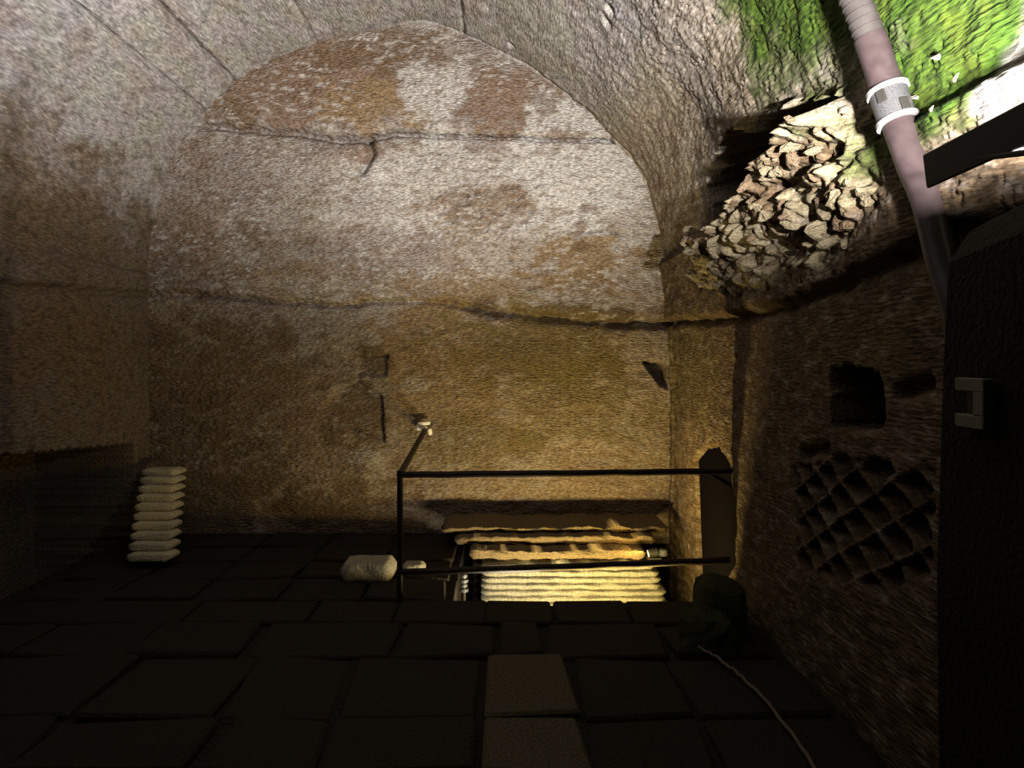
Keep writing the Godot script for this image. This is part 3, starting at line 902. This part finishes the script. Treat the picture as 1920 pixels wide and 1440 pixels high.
func build_well() -> void:
	# thin courses facing the far side of the sunken well, each a slab with a rounded nose
	var t := thing("well_facing", "stack of thin cream stone slabs brightly lit below the bottom rail", "stonework")
	for k in 9:
		var y1 := -0.016 - k * 0.05
		var right := 1.27 + 0.018 * k + rng.randf_range(-0.02, 0.02)
		part("course_slab", worn_slab(-0.165 + rng.randf_range(-0.006, 0.006), right, y1 - 0.04, y1, -6.33 + k * 0.012, -6.7, 0.022, 0.03, 300 + k), M.stone_cream, t)
	# three low ledges rising to the end wall
	var u := thing("ledge_steps", "three low worn stone ledges rising to the end wall", "steps")
	var spec := [[-0.27, 1.22, 0.008, 0.076, -6.42, 0.03], [-0.41, 1.34, 0.077, 0.14, -6.65, 0.02], [-0.54, 1.48, 0.141, 0.185, -6.82, 0.015]]
	for k in 3:
		var a: Array = spec[k]
		part("ledge_step", worn_slab(a[0], a[1], a[2], a[3], a[4], -7.42, a[5], 0.07, 330 + k), M.ledge_stone, u)
	part("facing_core", chamfer(Vector3(1.5, 0.6, 0.66), 0.02), M.floor_earth, t, Vector3(0.5, -0.34, -7.08))
	# walls of the well
	var w := thing("well_lining", "dark stone lining of the sunken well", "stonework")
	part("lining_near", chamfer(Vector3(1.95, 0.7, 0.06), 0.01), M.slab_dark, w, Vector3(0.65, -0.4, -5.33))
	part("lining_end", chamfer(Vector3(0.08, 0.7, 1.0), 0.01), M.slab_dark, w, Vector3(-0.38, -0.4, -5.86))
	# lamps laid along the near lip of the well, shining across it
	for a in [["white_well_lamp", "white lamp lying behind the near lip of the well", 0.1, 0.36, Color(1.0, 0.95, 0.82), WELL_WHITE], ["warm_well_lamp", "warm yellow lamp lying behind the near lip of the well", 0.78, 0.8, Color(1.0, 0.87, 0.5), WELL_WARM]]:
		var l := thing(a[0], a[1], "lamp", Vector3(a[2], -0.075, -5.45))
		part("lamp_body", chamfer(Vector3(a[3] + 0.03, 0.08, 0.05), 0.006), M.black_metal, l, Vector3(0, 0, 0.03), Vector3(0.2, 0, 0))
		part("lamp_panel", chamfer(Vector3(a[3], 0.05, 0.006), 0.002), glow("well_glow", a[4], 2.0), l, Vector3(0, 0.0, 0.0), Vector3(0.2, 0, 0))
		var b := AreaLight3D.new()
		b.name = "well_beam"
		b.area_size = Vector2(a[3], 0.05)
		b.light_color = a[4]
		b.light_energy = a[5]
		b.shadow_enabled = true
		b.area_range = 10.0
		l.add_child(b)
		b.position = Vector3(0, 0.001, -0.008)
		b.rotation = Vector3(0.55, 0, 0)
	# small spotlight resting on the lowest ledge
	var s := thing("ledge_spotlight", "tiny black spotlight with a white cap on the ledge end", "lamp", Vector3(1.260, 0.042, -6.360))
	part("spot_body", tube([Vector3(-0.045, 0.035, 0), Vector3(0.03, 0.05, 0)], 0.036, 14), M.black_metal, s)
	part("spot_cap", lump(4, 0.1), M.zinc, s, Vector3(0.075, 0.045, 0)).scale = Vector3(0.085, 0.075, 0.08)
	part("spot_foot", chamfer(Vector3(0.12, 0.016, 0.07), 0.004), M.black_metal, s)
	part("lamp_lens", tube([Vector3(-0.046, 0.0348, 0), Vector3(-0.05, 0.034, 0)], 0.03, 14), glow("lens_glow", Color(1.0, 0.82, 0.45), 1.0), s)
	var sb := SpotLight3D.new()
	sb.name = "ledge_beam"
	sb.light_color = Color(1.0, 0.82, 0.45)
	sb.light_energy = 0.5
	sb.light_size = 0.03
	sb.spot_range = 8.0
	sb.spot_attenuation = 2.0
	sb.spot_angle = 58.0
	sb.spot_angle_attenuation = 1.0
	sb.shadow_enabled = true
	s.add_child(sb)
	sb.look_at_from_position(s.position + Vector3(-0.06, 0.05, 0), Vector3(0.1, 0.5, -7.3))
	var f := thing("ribbed_insulator", "small white ribbed fitting standing at the well corner", "fitting", Vector3(-0.288, -0.122, -5.950))
	for k in 4:
		part("rib_disc", tube([Vector3(0, 0.012 + k * 0.036, 0), Vector3(0, 0.036 + k * 0.036, 0)], 0.034 if k % 2 == 0 else 0.027, 12), M.zinc, f)
	part("fitting_stem", tube([Vector3(0, -0.6, 0), Vector3(0, 0.15, 0)], 0.014, 8), M.iron, f)

func build_railing() -> void:
	var t := thing("iron_railing", "dark iron two-bar railing in front of the sunken well", "railing")
	var a := Vector3(-0.713, 0.875, -5.420)
	var b := Vector3(1.621, 0.902, -5.420)
	var c := Vector3(-0.713, 0.189, -5.420)
	var d := Vector3(1.606, 0.275, -5.420)
	var n := 14
	var run := func(p: Vector3, q: Vector3, sag: float) -> Array:
		var o := []
		for i in n + 1:
			var s := i / float(n)
			o.append(p.lerp(q, s) + Vector3(0, -sag * sin(PI * s) + 0.002 * sin(i * 2.3), 0))
		return o
	part("top_rail", tube(run.call(a, b, 0.004), 0.023, 14, 0.2), M.iron, t)
	part("bottom_rail", tube(run.call(c, d, 0.006), 0.024, 14, 0.2), M.iron, t)
	part("post", tube([Vector3(a.x, -0.02, a.z), Vector3(a.x, 0.4, a.z), Vector3(a.x, a.y + 0.03, a.z)], 0.021, 12), M.iron, t)
	part("return_rail", tube([a, a.lerp(Vector3(-0.733, 0.997, -7.400), 0.5), Vector3(-0.733, 0.997, -7.400)], 0.024, 12, 0.2), M.iron, t)
	var br := part("wall_bracket", chamfer(Vector3(0.12, 0.035, 0.06), 0.008), M.white_paint, t, Vector3(-0.744, 1.058, -7.410), Vector3(0, 0, 0.1))
	part("bracket_pad", chamfer(Vector3(0.1, 0.03, 0.05), 0.008), M.white_paint, br, Vector3(-0.025, -0.045, 0.0))
	part("bracket_bolt", chamfer(Vector3(0.04, 0.06, 0.04), 0.008), M.white_paint, br, Vector3(0.05, -0.085, 0.0))

func build_side_steps() -> void:
	var t := thing("side_steps", "narrow flight of ten pale steps beside the low black opening", "steps")
	for k in 10:
		var f := k / 9.0
		var d := lerpf(6.15, 7.12, f)
		var y := lerpf(0.12, 0.655, f)
		var xl := lerpf(-3.02, -3.36, f)
		part("step", worn_slab(xl, xl + 0.37, y - 0.057, y, -d, -d - 0.2, 0.007, 0.01, 400 + k), M.step_stone, t)
	part("step_core", chamfer(Vector3(0.3, 0.1, 0.95), 0.01), M.floor_earth, t, Vector3(-3.08, 0.26, -6.85), Vector3(0.5, 0.3, 0))
	var l := thing("opening_lamp", "small black lamp tucked inside the low black opening", "lamp", Vector3(-3.62, 0.8, -5.2))
	part("lamp_body", tube([Vector3(0, 0, 0), Vector3(0.04, -0.03, -0.07)], 0.03, 12), M.black_metal, l)
	part("lamp_lens", tube([Vector3(0.041, -0.031, -0.071), Vector3(0.043, -0.0325, -0.0745)], 0.025, 12), glow("lens_glow", Color(1.0, 0.85, 0.5), 1.0), l)
	var s := SpotLight3D.new()
	s.name = "opening_beam"
	s.light_color = Color(1.0, 0.85, 0.5)
	s.light_energy = 0.13
	s.light_size = 0.03
	s.spot_range = 6.0
	s.spot_attenuation = 2.0
	s.spot_angle = 13.0
	s.spot_angle_attenuation = 0.6
	s.shadow_enabled = true
	l.add_child(s)
	s.position = Vector3(0.047, -0.036, -0.083)
	s.look_at_from_position(l.position + s.position, Vector3(-3.0, 0.35, -6.8))

func build_niche_plate() -> void:  # black plate added over the tall niche so that it stays dark
	var t := thing("added_plate_1", "black round-headed plate added to keep the tall side wall niche dark at the railing's end", "hatch", Vector3.ZERO, "", "structure")
	var st := flat()
	var front := []
	var rear := []
	for q in tall_niche:
		var m := Vector2(13.12, 5.9)
		var k: Vector2 = m + (q - m) * 0.985
		front.append(on_vault(k.x, k.y, -0.035))
		rear.append(on_vault(k.x, k.y, -0.1))
	var cf := on_vault(13.12, 5.9, -0.035)
	for i in front.size():
		var j := (i + 1) % front.size()
		quad(st, cf, front[i], front[j], front[j], Vector3(-1, 0, 0))
		quad(st, front[i], front[j], rear[j], rear[i], (front[i] - cf))
	part("niche_plate", done(st), M.matt_black, t)
	part("niche_plate_rib", tube([on_vault(12.85, 6.4, -0.03), on_vault(12.85, 5.45, -0.03)], 0.014, 8), M.matt_black, t)

func build_loose() -> void:
	var b := thing("pale_block", "pale rough stone block on the floor left of the railing", "stone", Vector3(-1.011, 0.001, -5.840))
	part("block_face", worn_slab(-0.2, 0.2, 0.0, 0.16, 0.1, -0.14, 0.03, 0.03, 501), M.stone_pale, b)
	var b2 := thing("small_pale_stone", "small pale stone behind the railing's bottom bar", "stone", Vector3(-0.686, -0.000, -6.000))
	part("stone_face", worn_slab(-0.09, 0.09, 0.0, 0.09, 0.05, -0.1, 0.03, 0.02, 502), M.stone_pale, b2)
	var m := thing("mossy_boulder", "mossy rounded boulder against the side wall near the well", "stone", Vector3(1.33, 0.0, -4.75))
	var o := part("boulder", lump(61, 0.3, 20, 14), M.moss, m, Vector3(0.02, 0.12, 0))
	o.scale = Vector3(0.4, 0.62, 0.5)
	o = part("boulder", lump(62, 0.3, 20, 14), M.moss, m, Vector3(-0.12, 0.05, 0.2))
	o.scale = Vector3(0.35, 0.35, 0.4)
	var pts := []
	var way := [Vector2(1.12, 4.42), Vector2(1.18, 4.3), Vector2(1.22, 4.15), Vector2(1.25, 4.0), Vector2(1.28, 3.7), Vector2(1.28, 3.3), Vector2(1.25, 2.9)]
	for i in way.size() - 1:
		for j in 5:
			var q: Vector2 = way[i].cubic_interpolate(way[i + 1], way[maxi(i - 1, 0)], way[mini(i + 2, way.size() - 1)], j / 5.0)
			pts.append(Vector3(q.x, 0.045 + 0.006 * sin(i * 5 + j * 1.7), -q.y))
	var c := thing("floor_cable", "thin pale cable trailing over the dark paving by the side wall", "cable")
	part("cable_run", tube(pts, 0.009, 8), M.cable, c)

func build_front() -> void:
	var root := thing("wall_front", "dark wall closing the chamber behind the viewer", "wall", Vector3.ZERO, "", "structure")
	part("masonry_core", chamfer(Vector3(8.0, 7.0, 0.4), 0.02), M.unlit_black, root, Vector3(-0.9, 2.2, 2.75))

func _ready() -> void:
	camera_and_light()
	setup_noise()
	setup_profile()
	materials()
	build_end_wall()
	build_sides()
	build_front()
	build_floor()
	build_pier()
	build_uplight()
	build_pipe()
	build_switch_box()
	build_well()
	build_railing()
	build_side_steps()
	build_niche_plate()
	build_loose()
